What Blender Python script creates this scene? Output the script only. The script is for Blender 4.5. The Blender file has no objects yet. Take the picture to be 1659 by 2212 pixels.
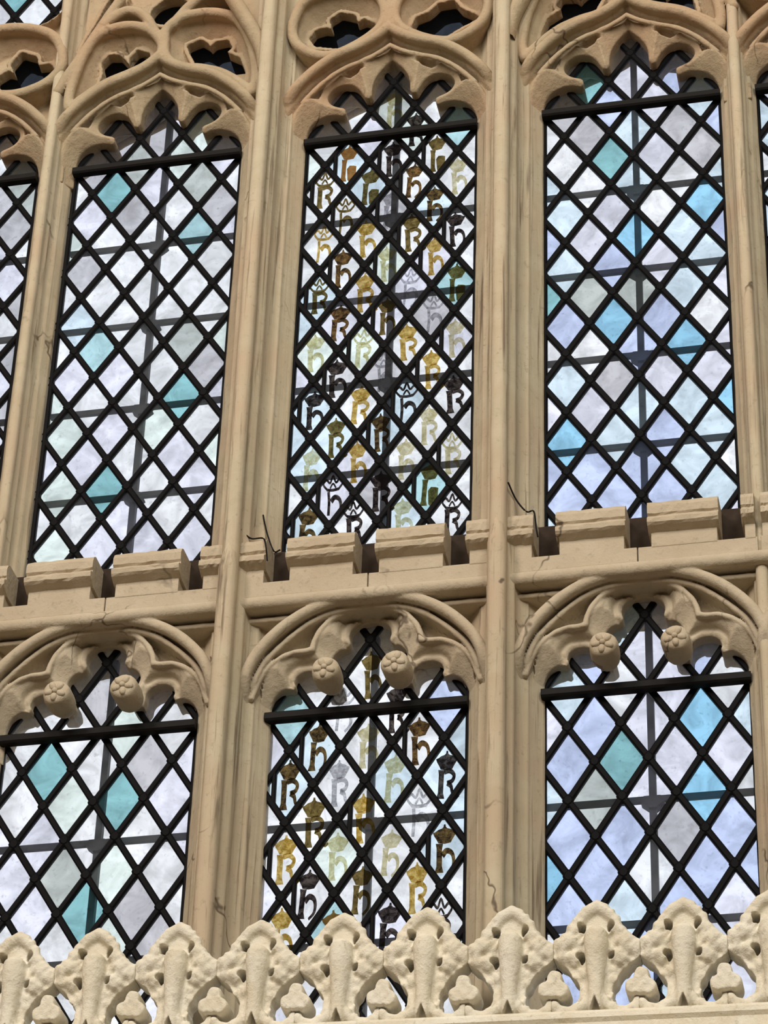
import bpy, bmesh, math, random
import numpy as np
from mathutils import Matrix, Vector

random.seed(7)
rng = np.random.default_rng(7)
scene = bpy.context.scene
COL = scene.collection

# ------------------------------------------------------------------ camera
# world: X right along the window, Y away from the nave (glass at Y=0), Z up, floor at Z=0
F_PX, W_PX, H_PX = 6400.0, 1659.0, 2212.0
YAW, PITCH, ROLL = -0.22820492, 0.6200132, 0.03633962
CAM = Vector((1.40941348, -6.0, 1.6))
fw = Vector((math.sin(YAW) * math.cos(PITCH), math.cos(YAW) * math.cos(PITCH), math.sin(PITCH)))
r0 = Vector((math.cos(YAW), -math.sin(YAW), 0))
u0 = r0.cross(fw)
rt = r0 * math.cos(ROLL) + u0 * math.sin(ROLL)
up = u0 * math.cos(ROLL) - r0 * math.sin(ROLL)
cam_data = bpy.data.cameras.new('camera')
cam = bpy.data.objects.new('camera', cam_data)
COL.objects.link(cam)
cam.matrix_world = Matrix(((rt.x, up.x, -fw.x, CAM.x), (rt.y, up.y, -fw.y, CAM.y), (rt.z, up.z, -fw.z, CAM.z), (0, 0, 0, 1)))
cam_data.sensor_fit = 'VERTICAL'
cam_data.sensor_height = 36.0
cam_data.lens = 36.0 * F_PX / H_PX
cam_data.clip_start = 0.05
scene.camera = cam

# ------------------------------------------------------------------ world, lights, exposure
vs = scene.view_settings
vs.view_transform = 'Standard'
vs.look = 'None'
vs.exposure = 0.0
vs.gamma = 1.0
vs.use_curve_mapping = False
cyc = scene.cycles
cyc.max_bounces = 4; cyc.diffuse_bounces = 2; cyc.glossy_bounces = 2; cyc.transmission_bounces = 4; cyc.transparent_max_bounces = 10
cyc.use_adaptive_sampling = True; cyc.adaptive_threshold = 0.03
cyc.caustics_reflective = False; cyc.caustics_refractive = False

world = bpy.data.worlds.new('overcast_sky')
scene.world = world
world.use_nodes = True
wn, wl = world.node_tree.nodes, world.node_tree.links
wn.clear()
w_out = wn.new('ShaderNodeOutputWorld')
w_bg = wn.new('ShaderNodeBackground')
w_tc = wn.new('ShaderNodeTexCoord')
w_sep = wn.new('ShaderNodeSeparateXYZ')
w_map = wn.new('ShaderNodeMapRange')
w_map.inputs['From Min'].default_value = -0.06
w_map.inputs['From Max'].default_value = 0.06
w_noise = wn.new('ShaderNodeTexNoise')
w_noise.inputs['Scale'].default_value = 2.2
w_noise.inputs['Detail'].default_value = 6
w_sky = wn.new('ShaderNodeMix'); w_sky.data_type = 'RGBA'
w_sky.inputs[6].default_value = (0.80, 0.88, 1.0, 1)
w_sky.inputs[7].default_value = (1.0, 1.0, 1.0, 1)
w_mix = wn.new('ShaderNodeMix'); w_mix.data_type = 'RGBA'
w_mix.inputs[6].default_value = (0.22, 0.21, 0.19, 1)
wl.new(w_tc.outputs['Generated'], w_sep.inputs[0])
wl.new(w_tc.outputs['Generated'], w_noise.inputs['Vector'])
wl.new(w_sep.outputs['Z'], w_map.inputs['Value'])
wl.new(w_noise.outputs['Fac'], w_sky.inputs[0])
wl.new(w_map.outputs[0], w_mix.inputs[0])
wl.new(w_sky.outputs[2], w_mix.inputs[7])
wl.new(w_mix.outputs[2], w_bg.inputs['Color'])
w_bg.inputs['Strength'].default_value = 1.22
wl.new(w_bg.outputs[0], w_out.inputs[0])

def area_light(name, loc, target, sx, sy, power, color):
    d = bpy.data.lights.new(name, 'AREA')
    d.shape = 'RECTANGLE'; d.size = sx; d.size_y = sy
    d.energy = power; d.color = color
    o = bpy.data.objects.new(name, d)
    COL.objects.link(o)
    o.location = loc
    o.rotation_euler = (Vector(target) - Vector(loc)).to_track_quat('-Z', 'Y').to_euler()
    return o

# daylight entering through the three tall windows of the opposite wall
for i, x in enumerate((-4.0, 0.6, 5.2)):
    area_light('opposite_window_daylight', (x, -9.75, 11.2), (x * 0.4, 0, 6.0), 2.4, 5.0, (550, 375, 405)[i], ((1.0, 0.86, 0.74), (1.0, 0.94, 0.83), (0.98, 0.97, 0.86))[i])

# ------------------------------------------------------------------ materials
def new_mat(name):
    m = bpy.data.materials.new(name)
    m.use_nodes = True
    m.node_tree.nodes.clear()
    return m, m.node_tree.nodes, m.node_tree.links

def mix_rgb(n, l, fac, a, b, blend='MIX'):
    x = n.new('ShaderNodeMix'); x.data_type = 'RGBA'; x.blend_type = blend
    for sock, v in ((x.inputs[0], fac), (x.inputs[6], a), (x.inputs[7], b)):
        if hasattr(v, 'is_output'):
            l.new(v, sock)
        elif isinstance(v, (tuple, list)):
            sock.default_value = (*v, 1) if len(v) == 3 else v
        else:
            sock.default_value = v
    return x.outputs[2]

def ramp(n, l, src, a, b):
    x = n.new('ShaderNodeMapRange'); x.clamp = True
    x.inputs['From Min'].default_value = a; x.inputs['From Max'].default_value = b
    l.new(src, x.inputs['Value'])
    return x.outputs[0]

def noise(n, l, vec, scale, detail=4, rough=0.55, dist=0.0):
    x = n.new('ShaderNodeTexNoise')
    x.inputs['Scale'].default_value = scale
    x.inputs['Detail'].default_value = detail
    x.inputs['Roughness'].default_value = rough
    x.inputs['Distortion'].default_value = dist
    l.new(vec, x.inputs['Vector'])
    return x.outputs['Fac']

def stone_material(name, light, tan, warm, streak=True, crack=0.55, bump=0.35):
    m, n, l = new_mat(name)
    out = n.new('ShaderNodeOutputMaterial')
    b = n.new('ShaderNodeBsdfPrincipled')
    b.inputs['Roughness'].default_value = 0.85
    b.inputs['Specular IOR Level'].default_value = 0.25
    g = n.new('ShaderNodeNewGeometry')
    pos = g.outputs['Position']
    n1 = noise(n, l, pos, 3.1, 3, 0.6)
    n2 = noise(n, l, pos, 9.0, 4, 0.65, 0.6)
    n3 = noise(n, l, pos, 60.0, 3, 0.7)
    c = mix_rgb(n, l, ramp(n, l, n2, 0.35, 0.68), light, tan)
    c = mix_rgb(n, l, ramp(n, l, n1, 0.45, 0.70), c, warm)
    c = mix_rgb(n, l, ramp(n, l, n3, 0.58, 0.78), c, tuple(v * 0.74 for v in tan))
    hsrc = n3
    if streak:
        mp = n.new('ShaderNodeMapping'); l.new(pos, mp.inputs['Vector'])
        mp.inputs['Scale'].default_value = (55, 55, 2.2)
        s1 = noise(n, l, mp.outputs[0], 1.0, 4, 0.62, 0.4)
        c = mix_rgb(n, l, ramp(n, l, s1, 0.58, 0.70), c, tuple(v * 0.45 for v in warm))
        hsrc = s1
    if crack > 0:
        v = n.new('ShaderNodeTexVoronoi'); v.feature = 'DISTANCE_TO_EDGE'
        wob = n.new('ShaderNodeTexNoise'); wob.inputs['Scale'].default_value = 7; wob.inputs['Detail'].default_value = 3
        l.new(pos, wob.inputs['Vector'])
        mv = n.new('ShaderNodeVectorMath'); mv.operation = 'MULTIPLY_ADD'
        l.new(wob.outputs['Color'], mv.inputs[0]); mv.inputs[1].default_value = (0.16, 0.16, 0.16)
        mp2 = n.new('ShaderNodeMapping'); l.new(pos, mp2.inputs['Vector'])
        mp2.inputs['Scale'].default_value = (1, 1, 0.42)
        l.new(mp2.outputs[0], mv.inputs[2])
        l.new(mv.outputs[0], v.inputs['Vector'])
        v.inputs['Scale'].default_value = 3.4
        edge = ramp(n, l, v.outputs['Distance'], 0.011, 0.002)
        gate = ramp(n, l, noise(n, l, pos, 4.3, 2), 0.53, 0.62)
        mul = n.new('ShaderNodeMath'); mul.operation = 'MULTIPLY'
        l.new(edge, mul.inputs[0]); l.new(gate, mul.inputs[1])
        mul2 = n.new('ShaderNodeMath'); mul2.operation = 'MULTIPLY'
        l.new(mul.outputs[0], mul2.inputs[0]); mul2.inputs[1].default_value = crack
        c = mix_rgb(n, l, mul2.outputs[0], c, (0.09, 0.06, 0.04))
    l.new(c, b.inputs['Base Color'])
    ad = n.new('ShaderNodeMath'); ad.operation = 'ADD'
    l.new(n2, ad.inputs[0]); l.new(hsrc, ad.inputs[1])
    bp = n.new('ShaderNodeBump')
    bp.inputs['Strength'].default_value = bump
    bp.inputs['Distance'].default_value = 0.006
    l.new(ad.outputs[0], bp.inputs['Height'])
    l.new(bp.outputs[0], b.inputs['Normal'])
    l.new(b.outputs[0], out.inputs[0])
    return m

M_STONE = stone_material('limestone', (0.66, 0.575, 0.425), (0.56, 0.475, 0.335), (0.60, 0.465, 0.33), crack=0.8)
M_HEAD = stone_material('limestone_tracery', (0.52, 0.42, 0.285), (0.44, 0.34, 0.225), (0.53, 0.36, 0.23), streak=False, crack=0.75, bump=0.5)  # browner stone; the weaker light at the top is also darkened into its colour
M_TRANS = stone_material('limestone_transom', (0.63, 0.54, 0.41), (0.56, 0.47, 0.345), (0.53, 0.43, 0.31), streak=False, crack=0.75, bump=0.4)
M_PALE = stone_material('limestone_pale', (0.95, 0.90, 0.78), (0.78, 0.70, 0.54), (0.90, 0.82, 0.66), streak=False, crack=0.0, bump=0.6)  # paler stone; the stronger light low down is also put into its colour
M_WALL = stone_material('ashlar', (0.45, 0.39, 0.30), (0.40, 0.34, 0.25), (0.41, 0.33, 0.24), streak=False, crack=0.0, bump=0.2)

def plain(name, col, rough=0.7, metal=0.0, vary=0.3, spec=0.5):
    m, n, l = new_mat(name)
    out = n.new('ShaderNodeOutputMaterial')
    b = n.new('ShaderNodeBsdfPrincipled')
    g = n.new('ShaderNodeNewGeometry')
    f = noise(n, l, g.outputs['Position'], 30, 4)
    l.new(mix_rgb(n, l, f, tuple(v * (1 - vary) for v in col), tuple(v * (1 + vary) for v in col)), b.inputs['Base Color'])
    b.inputs['Roughness'].default_value = rough
    b.inputs['Metallic'].default_value = metal
    b.inputs['Specular IOR Level'].default_value = spec
    l.new(b.outputs[0], out.inputs[0])
    return m

M_LEAD = plain('lead', (0.006, 0.006, 0.007), 0.55, spec=0.06)
M_IRON = plain('iron', (0.008, 0.007, 0.007), 0.6, spec=0.15)
M_OUTIRON = plain('outside_iron', (0.03, 0.03, 0.034), 0.7)
M_SHADE_GRIME = plain('shaded_grimy_stone', (0.05, 0.036, 0.028), 0.9, vary=0.5, spec=0.1)  # grime plus the deep shadow of the embrasures, both put into the colour
M_FLOOR = plain('floor_stone', (0.25, 0.21, 0.165), 0.6)

def glass_material(name, col, haze=0.075, dirt=0.20):
    """old quarry glass: mostly see-through, milky with dirt in cloudy patches"""
    col = tuple(x ** 0.5 for x in col)      # a pane is crossed through two faces
    m, n, l = new_mat(name)
    out = n.new('ShaderNodeOutputMaterial')
    g = n.new('ShaderNodeNewGeometry')
    oi = n.new('ShaderNodeObjectInfo')
    off = n.new('ShaderNodeVectorMath'); off.operation = 'MULTIPLY_ADD'
    cmb = n.new('ShaderNodeCombineXYZ')
    l.new(oi.outputs['Random'], cmb.inputs[0]); l.new(oi.outputs['Random'], cmb.inputs[1]); l.new(oi.outputs['Random'], cmb.inputs[2])
    l.new(cmb.outputs[0], off.inputs[0]); off.inputs[1].default_value = (37, 19, 53)
    l.new(g.outputs['Position'], off.inputs[2])
    v = off.outputs[0]
    n1 = noise(n, l, v, 13.0, 4, 0.6, 0.8)
    n2 = noise(n, l, v, 70.0, 2, 0.7)
    c = mix_rgb(n, l, ramp(n, l, n1, 0.38, 0.72), col, tuple(x * (1 - dirt) for x in col))
    c = mix_rgb(n, l, ramp(n, l, n2, 0.60, 0.80), c, tuple(x * (1 - dirt * 1.3) for x in col))
    hv = n.new('ShaderNodeHueSaturation')
    vr = n.new('ShaderNodeMapRange'); l.new(oi.outputs['Random'], vr.inputs['Value'])
    vr.inputs['To Min'].default_value = 0.93; vr.inputs['To Max'].default_value = 1.03
    l.new(vr.outputs[0], hv.inputs['Value']); l.new(c, hv.inputs['Color'])
    tr = n.new('ShaderNodeBsdfTransparent'); l.new(hv.outputs[0], tr.inputs[0])
    tl = n.new('ShaderNodeBsdfTranslucent'); l.new(hv.outputs[0], tl.inputs[0])
    mx = n.new('ShaderNodeMixShader')
    hz = n.new('ShaderNodeMapRange'); l.new(n1, hz.inputs['Value'])
    hz.inputs['From Min'].default_value = 0.35; hz.inputs['From Max'].default_value = 0.7
    hz.inputs['To Min'].default_value = haze * 0.6; hz.inputs['To Max'].default_value = haze * 1.5
    l.new(hz.outputs[0], mx.inputs[0]); l.new(tr.outputs[0], mx.inputs[1]); l.new(tl.outputs[0], mx.inputs[2])
    l.new(mx.outputs[0], out.inputs[0])      # weathered faces: no mirror gloss
    return m

GLASS = {k: glass_material('glass_' + k, c) for k, c in dict(
    white=(0.92, 0.93, 0.95), lavender=(0.83, 0.83, 0.93), periwinkle=(0.62, 0.70, 0.95), pale_blue=(0.74, 0.88, 0.97),
    pale_green=(0.82, 0.92, 0.87), teal=(0.28, 0.55, 0.58), aqua=(0.46, 0.70, 0.74), sky_blue=(0.34, 0.66, 0.88),
    grey=(0.60, 0.59, 0.62), grey_green=(0.58, 0.62, 0.59), hole_shade=(0.035, 0.04, 0.05)).items()}

def paint_material(name, col, col2, opaque):
    """vitreous paint and silver stain fired onto the glass"""
    m, n, l = new_mat(name)
    out = n.new('ShaderNodeOutputMaterial')
    g = n.new('ShaderNodeNewGeometry')
    f = noise(n, l, g.outputs['Position'], 75.0, 3, 0.65, 0.5)
    col, col2 = tuple(x ** 0.5 for x in col), tuple(x ** 0.5 for x in col2)
    c = mix_rgb(n, l, ramp(n, l, f, 0.36, 0.64), col, col2)
    tr = n.new('ShaderNodeBsdfTransparent'); l.new(c, tr.inputs[0])
    df = n.new('ShaderNodeBsdfDiffuse'); df.inputs[0].default_value = (*[x * 0.3 for x in col], 1)
    mx = n.new('ShaderNodeMixShader'); mx.inputs[0].default_value = opaque
    l.new(tr.outputs[0], mx.inputs[1]); l.new(df.outputs[0], mx.inputs[2]); l.new(mx.outputs[0], out.inputs[0])
    return m

PAINT = dict(
    k=paint_material('paint_black', (0.008, 0.006, 0.007), (0.15, 0.12, 0.10), 0.2),
    b=paint_material('paint_brown', (0.03, 0.017, 0.009), (0.30, 0.17, 0.055), 0.12),
    o=paint_material('stain_orange', (0.30, 0.11, 0.025), (0.42, 0.20, 0.06), 0.1),
    g=paint_material('stain_gold', (0.34, 0.20, 0.03), (0.72, 0.54, 0.19), 0.05),
    d=paint_material('stain_olive', (0.09, 0.065, 0.018), (0.28, 0.20, 0.07), 0.1),
    f=paint_material('stain_faint', (0.50, 0.44, 0.22), (0.76, 0.72, 0.52), 0.03),
    s=paint_material('paint_grey', (0.34, 0.34, 0.36), (0.72, 0.72, 0.74), 0.06))

# ------------------------------------------------------------------ helpers: objects
def link(name, mesh, mat=None, parent=None, smooth=False):
    o = bpy.data.objects.new(name, mesh)
    COL.objects.link(o)
    if mat is not None and not mesh.materials:
        mesh.materials.append(mat)
    if smooth:
        mesh.polygons.foreach_set('use_smooth', [True] * len(mesh.polygons))
    if parent is not None:
        o.parent = parent
    return o

def empty(name, loc=(0, 0, 0)):
    o = bpy.data.objects.new(name, None)
    o.empty_display_size = 0.1
    COL.objects.link(o)
    o.location = loc
    return o

def tag(o, label=None, category=None, group=None, kind=None):
    if label: o['label'] = label
    if category: o['category'] = category
    if group: o['group'] = group
    if kind: o['kind'] = kind
    return o

def mesh_from(verts, faces, name='m'):
    me = bpy.data.meshes.new(name)
    me.from_pydata([tuple(v) for v in verts], [], [tuple(f) for f in faces])
    me.update()
    return me

def fix_normals(me):
    bm = bmesh.new(); bm.from_mesh(me)
    bmesh.ops.recalc_face_normals(bm, faces=bm.faces)
    bm.to_mesh(me); bm.free()
    return me

def box_mesh(x0, x1, y0, y1, z0, z1, bevel=0.0):
    bm = bmesh.new()
    vs_ = [bm.verts.new((x, y, z)) for x in (x0, x1) for y in (y0, y1) for z in (z0, z1)]
    for f in ((0, 1, 3, 2), (4, 6, 7, 5), (0, 4, 5, 1), (2, 3, 7, 6), (0, 2, 6, 4), (1, 5, 7, 3)):
        bm.faces.new([vs_[i] for i in f])
    bmesh.ops.recalc_face_normals(bm, faces=bm.faces)
    if bevel > 0:
        bmesh.ops.bevel(bm, geom=bm.edges[:], offset=bevel, segments=2, affect='EDGES', profile=0.6)
    me = bpy.data.meshes.new('box'); bm.to_mesh(me); bm.free()
    return me

def extrude_x(profile, x0, x1, jitter=0.0, steps=1):
    """closed (y, z) profile extruded along X"""
    V, Fc, n = [], [], len(profile)
    for s in range(steps + 1):
        x = x0 + (x1 - x0) * s / steps
        for (y, z) in profile:
            V.append((x, y + random.uniform(-jitter, jitter), z + random.uniform(-jitter, jitter)))
    for s in range(steps):
        for i in range(n):
            a, b = s * n + i, s * n + (i + 1) % n
            Fc.append((a, b, b + n, a + n))
    Fc.append(tuple(range(n))); Fc.append(tuple(range(steps * n, steps * n + n)))
    return fix_normals(mesh_from(V, Fc))

# ------------------------------------------------------------------ helpers: carved stone by distance field
def cr(pts, per=6):
    """Catmull-Rom through the points"""
    p = np.array(pts, float)
    q = np.vstack([2 * p[0] - p[1], p, 2 * p[-1] - p[-2]])
    out = []
    for i in range(1, len(q) - 2):
        a, b, c, d = q[i - 1], q[i], q[i + 1], q[i + 2]
        for t in np.linspace(0, 1, per, endpoint=False):
            out.append(0.5 * (2 * b + (c - a) * t + (2 * a - 5 * b + 4 * c - d) * t * t + (3 * b - a - 3 * c + d) * t ** 3))
    out.append(p[-1])
    return np.array(out)

def mirror_join(half):
    """half curve running from the right side up to u=0 -> full curve, right to left"""
    h = np.array(half, float)
    l = h[::-1].copy(); l[:, 0] *= -1
    return np.vstack([h, l[1:]])

def d_line(U, Z, pts, closed=False):
    p = np.asarray(pts, float)
    if closed:
        p = np.vstack([p, p[:1]])
    best = np.full(U.shape, 1e9)
    for a, b in zip(p[:-1], p[1:]):
        ab = b - a; L = ab @ ab
        if L < 1e-12: continue
        t = np.clip(((U - a[0]) * ab[0] + (Z - a[1]) * ab[1]) / L, 0, 1)
        best = np.minimum(best, (U - a[0] - t * ab[0]) ** 2 + (Z - a[1] - t * ab[1]) ** 2)
    return np.sqrt(best)

def d_poly(U, Z, pts):
    """signed distance, negative inside"""
    p = np.asarray(pts, float)
    d = d_line(U, Z, p, True)
    ins = np.zeros(U.shape, bool)
    for a, b in zip(p, np.roll(p, -1, 0)):
        if a[1] == b[1]: continue
        c = (a[1] > Z) != (b[1] > Z)
        ins ^= c & (U < (b[0] - a[0]) * (Z - a[1]) / (b[1] - a[1]) + a[0])
    return np.where(ins, -d, d)

def surface_nets(f, org, h):
    """f[x,y,z] < 0 inside; returns a mesh"""
    nx, ny, nz = f.shape
    s = f < 0
    cs = (nx - 1, ny - 1, nz - 1)
    cnt = np.zeros(cs, np.int8)
    for i in (0, 1):
        for j in (0, 1):
            for k in (0, 1):
                cnt += s[i:nx - 1 + i, j:ny - 1 + j, k:nz - 1 + k]
    act = (cnt > 0) & (cnt < 8)
    I, J, K = np.nonzero(act)
    acc = np.zeros((len(I), 3)); num = np.zeros(len(I))
    corners = [(i, j, k) for i in (0, 1) for j in (0, 1) for k in (0, 1)]
    for a in corners:
        for ax in range(3):
            if a[ax] == 1: continue
            b = list(a); b[ax] = 1
            fa = f[I + a[0], J + a[1], K + a[2]]; fb = f[I + b[0], J + b[1], K + b[2]]
            m = (fa < 0) != (fb < 0)
            t = np.where(m, fa / np.where(m, fa - fb, 1), 0)
            for x in range(3):
                acc[:, x] += np.where(m, a[x] + (t if x == ax else 0), 0)
            num += m
    P = (acc / num[:, None] + np.stack([I, J, K], 1)) * h + np.array(org)
    idx = np.full(cs, -1, np.int64); idx[I, J, K] = np.arange(len(I))
    quads = []
    for ax in range(3):
        o1, o2 = (ax + 1) % 3, (ax + 2) % 3
        sl_a = [slice(None)] * 3; sl_b = [slice(None)] * 3
        sl_a[ax] = slice(0, -1); sl_b[ax] = slice(1, None)
        sa, sb = s[tuple(sl_a)], s[tuple(sl_b)]
        e = np.argwhere(sa != sb)
        e = e[(e[:, o1] > 0) & (e[:, o2] > 0) & (e[:, o1] < f.shape[o1] - 1) & (e[:, o2] < f.shape[o2] - 1)]
        if not len(e): continue
        def c(d1, d2):
            q = e.copy(); q[:, o1] -= d1; q[:, o2] -= d2
            return idx[q[:, 0], q[:, 1], q[:, 2]]
        q = np.stack([c(1, 1), c(0, 1), c(0, 0), c(1, 0)], 1)
        flip = ~sa[e[:, 0], e[:, 1], e[:, 2]]
        q[flip] = q[flip][:, ::-1]
        quads.append(q)
    Q = np.vstack(quads)
    me = bpy.data.meshes.new('carved')
    me.vertices.add(len(P)); me.vertices.foreach_set('co', P.astype(np.float32).ravel())
    me.loops.add(Q.size); me.loops.foreach_set('vertex_index', Q.ravel().astype(np.int32))
    me.polygons.add(len(Q))
    me.polygons.foreach_set('loop_start', np.arange(0, Q.size, 4, dtype=np.int32))
    me.polygons.foreach_set('use_smooth', np.ones(len(Q), bool))
    me.update(); me.validate()
    return me

def grid(u0_, u1_, y0_, y1_, z0_, z1_, h):
    u = np.arange(u0_, u1_ + h, h); y = np.arange(y0_, y1_ + h, h); z = np.arange(z0_, z1_ + h, h)
    U, Z = np.meshgrid(u, z, indexing='ij')
    return u, y, z, U, Z

def cap_box(f):
    """close the field at the border of the grid"""
    for ax in range(3):
        for e in (0, -1):
            sl = [slice(None)] * 3; sl[ax] = e
            f[tuple(sl)] = np.maximum(f[tuple(sl)], 0.004)
    return f

def wear(U, y, Z, amp):
    """gentle unevenness of worn carving"""
    a = np.sin(U * 61 + 3 * np.sin(Z * 23)) * np.sin(Z * 47 + 2 * np.sin(U * 31)) + 0.6 * np.sin(U * 133 + 1.3) * np.sin(Z * 118 + 0.5)
    return amp * a[:, None, :] * (0.6 + 0.4 * np.sin(y * 80))[None, :, None]

def sstep(x, a, b):
    t = np.clip((x - a) / (b - a), 0, 1)
    return t * t * (3 - 2 * t)

def tube(D, Y, y0_, r):
    return np.sqrt(D[:, None, :] ** 2 + (Y - y0_) ** 2) - r

# ------------------------------------------------------------------ layout (metres)
LIGHTS = [-1.282, -0.679, 0.0, 0.678, 1.268]      # centre lines of the five lights
HALF = 0.247                                       # half width of the glass
MAJOR = [-0.3395, 0.339]
MINOR = [-0.983, 0.973]
OUTER = [-1.6215, 1.607]
BARS_UP, BAR_LOW = 7.285, 5.392

# ------------------------------------------------------------------ mullions
def mullion_mesh(half_profile, back_profile, z0_, z1_, steps, amp):
    prof = [(x, y) for x, y in half_profile] + [(x, y) for x, y in back_profile]
    full = [(-x, y) for x, y in prof[::-1] if x > 1e-6] + prof
    n = len(full)
    V, Fc = [], []
    ph = rng.uniform(0, 6.28, (n, 3))
    for s in range(steps + 1):
        z = z0_ + (z1_ - z0_) * s / steps
        for i, (x, y) in enumerate(full):
            w = amp * (math.sin(z * 9 + ph[i, 0]) + 0.7 * math.sin(z * 23 + ph[i, 1]) + 0.5 * math.sin(z * 57 + ph[i, 2]))
            V.append((x + w, y + (w * 0.8 if y < -0.02 else 0), z))
    for s in range(steps):
        for i in range(n):
            a, b = s * n + i, s * n + (i + 1) % n
            Fc.append((a, b, b + n, a + n))
    Fc.append(tuple(range(n))); Fc.append(tuple(range(steps * n, steps * n + n)))
    return fix_normals(mesh_from(V, Fc))

P_MAJOR = [(0, -.167), (.008, -.166), (.015, -.162), (.0205, -.153), (.0215, -.143), (.0165, -.128), (.0225, -.120), (.031, -.113), (.0345, -.1105),
           (.0352, -.105), (.0355, -.094), (.038, -.080), (.0435, -.069), (.051, -.062), (.0575, -.0585), (.0605, -.058), (.0615, -.051), (.064, -.047),
           (.0885, -.017), (.0925, -.012), (.0925, 0)]
B_MAJOR = [(.0925, .02), (.060, .06), (.036, .10), (0, .11)]
P_MINOR = [(0, -.098), (.007, -.097), (.013, -.092), (.0155, -.083), (.0145, -.074), (.0185, -.066), (.0215, -.063), (.0225, -.058), (.0245, -.048),
           (.030, -.040), (.0345, -.037), (.0365, -.033), (.0465, -.014), (.0485, -.011), (.0485, 0)]
B_MINOR = [(.0485, .02), (.03, .06), (.018, .085), (0, .09)]
where = {MAJOR[0]: 'thick stone mullion left of the light painted with crowned letters',
         MAJOR[1]: 'thick stone mullion right of the light painted with crowned letters',
         MINOR[0]: 'thin stone mullion near the left edge', MINOR[1]: 'thin stone mullion near the right edge',
         OUTER[0]: 'outermost stone mullion at the far left', OUTER[1]: 'outermost stone mullion at the far right'}
for x in MAJOR + OUTER:
    root = empty('mullion', (x, 0, 4.2)); tag(root, where[x], 'mullion')
    me = mullion_mesh(P_MAJOR, B_MAJOR, 0, 4.3, 150, 0.00045)
    link('shaft', me, M_STONE, root, True)
    # lower nose, a little proud, ending in a small point at the transom
    V, Fc = [], []
    zs = [0, 0.4, 0.8, 1.2, 1.45, 1.52, 1.55, 1.60, 1.645]
    ws = [.0225] * 6 + [.0225, .017, .003]
    ys = [-.178] * 6 + [-.180, -.174, -.163]
    for z, w, yf in zip(zs, ws, ys):
        for (a, b) in ((-1, .03), (-1, .012), (-.62, .003), (0, 0), (.62, .003), (1, .012), (1, .03)):
            V.append((a * w, yf + b, z))
    for i in range(len(zs) - 1):
        for j in range(6):
            Fc.append((i * 7 + j, i * 7 + j + 1, i * 7 + j + 8, i * 7 + j + 7))
    link('nose_shaft', fix_normals(mesh_from(V, Fc)), M_STONE, root, True)
for x in MINOR:
    o = link('mullion', mullion_mesh(P_MINOR, B_MINOR, 0, 4.3, 150, 0.00045), M_STONE, None, True)
    o.location = (x, 0, 4.2); tag(o, where[x], 'mullion')

# ------------------------------------------------------------------ carved heads
def arr(*pts): return [tuple(p) for p in pts]
UP_HOOD = mirror_join(cr([(.322, .295), (.319, .325), (.312, .355), (.300, .385), (.283, .415), (.260, .447), (.225, .489), (.18, .529), (.137, .554), (.093, .571), (.055, .591), (.022, .616), (0, .640)]))
up_open = [(.247, .10), (.247, .285)]
up_open += list(map(tuple, cr([(.247, .285), (.244, .318), (.233, .347), (.212, .366), (.182, .376), (.155, .375), (.137, .369)])))[1:]
up_open += [(.129, .376), (.130, .389)]
up_open += list(map(tuple, cr([(.136, .394), (.160, .405), (.178, .423), (.183, .446), (.174, .468), (.155, .482), (.131, .486), (.109, .478), (.092, .460), (.082, .440), (.074, .424)])))
up_open += [(.064, .421), (.056, .430)]
up_open += list(map(tuple, cr([(.055, .437), (.054, .465), (.047, .495), (.033, .522), (.015, .545), (0, .560)])))
UP_OPEN = mirror_join(up_open)

def upper_head():
    h = 0.0034
    u, y, z, U, Z = grid(-.335, .335, -.120, .150, .235, .668, h)
    O = d_poly(U, Z, UP_OPEN)
    hood = np.vstack([UP_HOOD, [[-.5, .295], [-.5, .0], [.5, .0], [.5, .295]]])
    T = d_poly(U, Z, hood)
    dh = d_line(U, Z, UP_HOOD)
    w = sstep(Z, .275, .405)
    low = .008 + np.minimum(np.maximum(O, 0), .030) * 1.2
    fd = np.minimum(.036 + 0.85 * np.maximum(O, 0), .074)
    fd = fd - .020 * np.exp(-((T + .026) / .007) ** 2)                    # hollow inside the hood roll
    for s in (-1, 1):                                                     # sunk eyes between cusps and hood
        for pk in ([(.193, .486), (.214, .468), (.256, .412), (.238, .408), (.206, .424)], [(.150, .512), (.118, .500), (.092, .505), (.074, .522), (.09, .536), (.13, .527)]):
            pk = np.array(pk) * [s, 1]
            fd = fd - .034 * sstep(-d_poly(U, Z, pk), -.004, .010)
    fd = low * (1 - w) + fd * w
    fd = np.where(T > 0, .016, fd)
    yy = y[None, :, None]; ya = np.where(yy < 0, -yy, yy * .62)
    Fp = np.maximum(-O[:, None, :], ya - fd[:, None, :])
    yh = (.010 + .082 * sstep(Z, .31, .45))[:, None, :]
    roll = tube(dh, ya, yh, .0145)
    web = np.maximum(dh[:, None, :] - .0125, ya - yh)
    dl = np.where(np.abs(U) < .30, np.abs(T + .037), 1)
    fil = np.maximum(tube(dl, ya, .068, .0075), (.40 - Z)[:, None, :])
    f = np.minimum(np.minimum(Fp, np.minimum(roll, web)), fil)
    f = np.maximum(f, np.maximum((np.abs(U) - .3335)[:, None, :], (T - .020)[:, None, :] if False else -1))
    f = np.maximum(f, np.where((T > .018) & (Z > .60), .01, -1)[:, None, :])
    f = f + wear(U, y, Z, .0009)
    return surface_nets(cap_box(f.astype(np.float32)), (u[0], y[0], z[0]), h)

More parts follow.
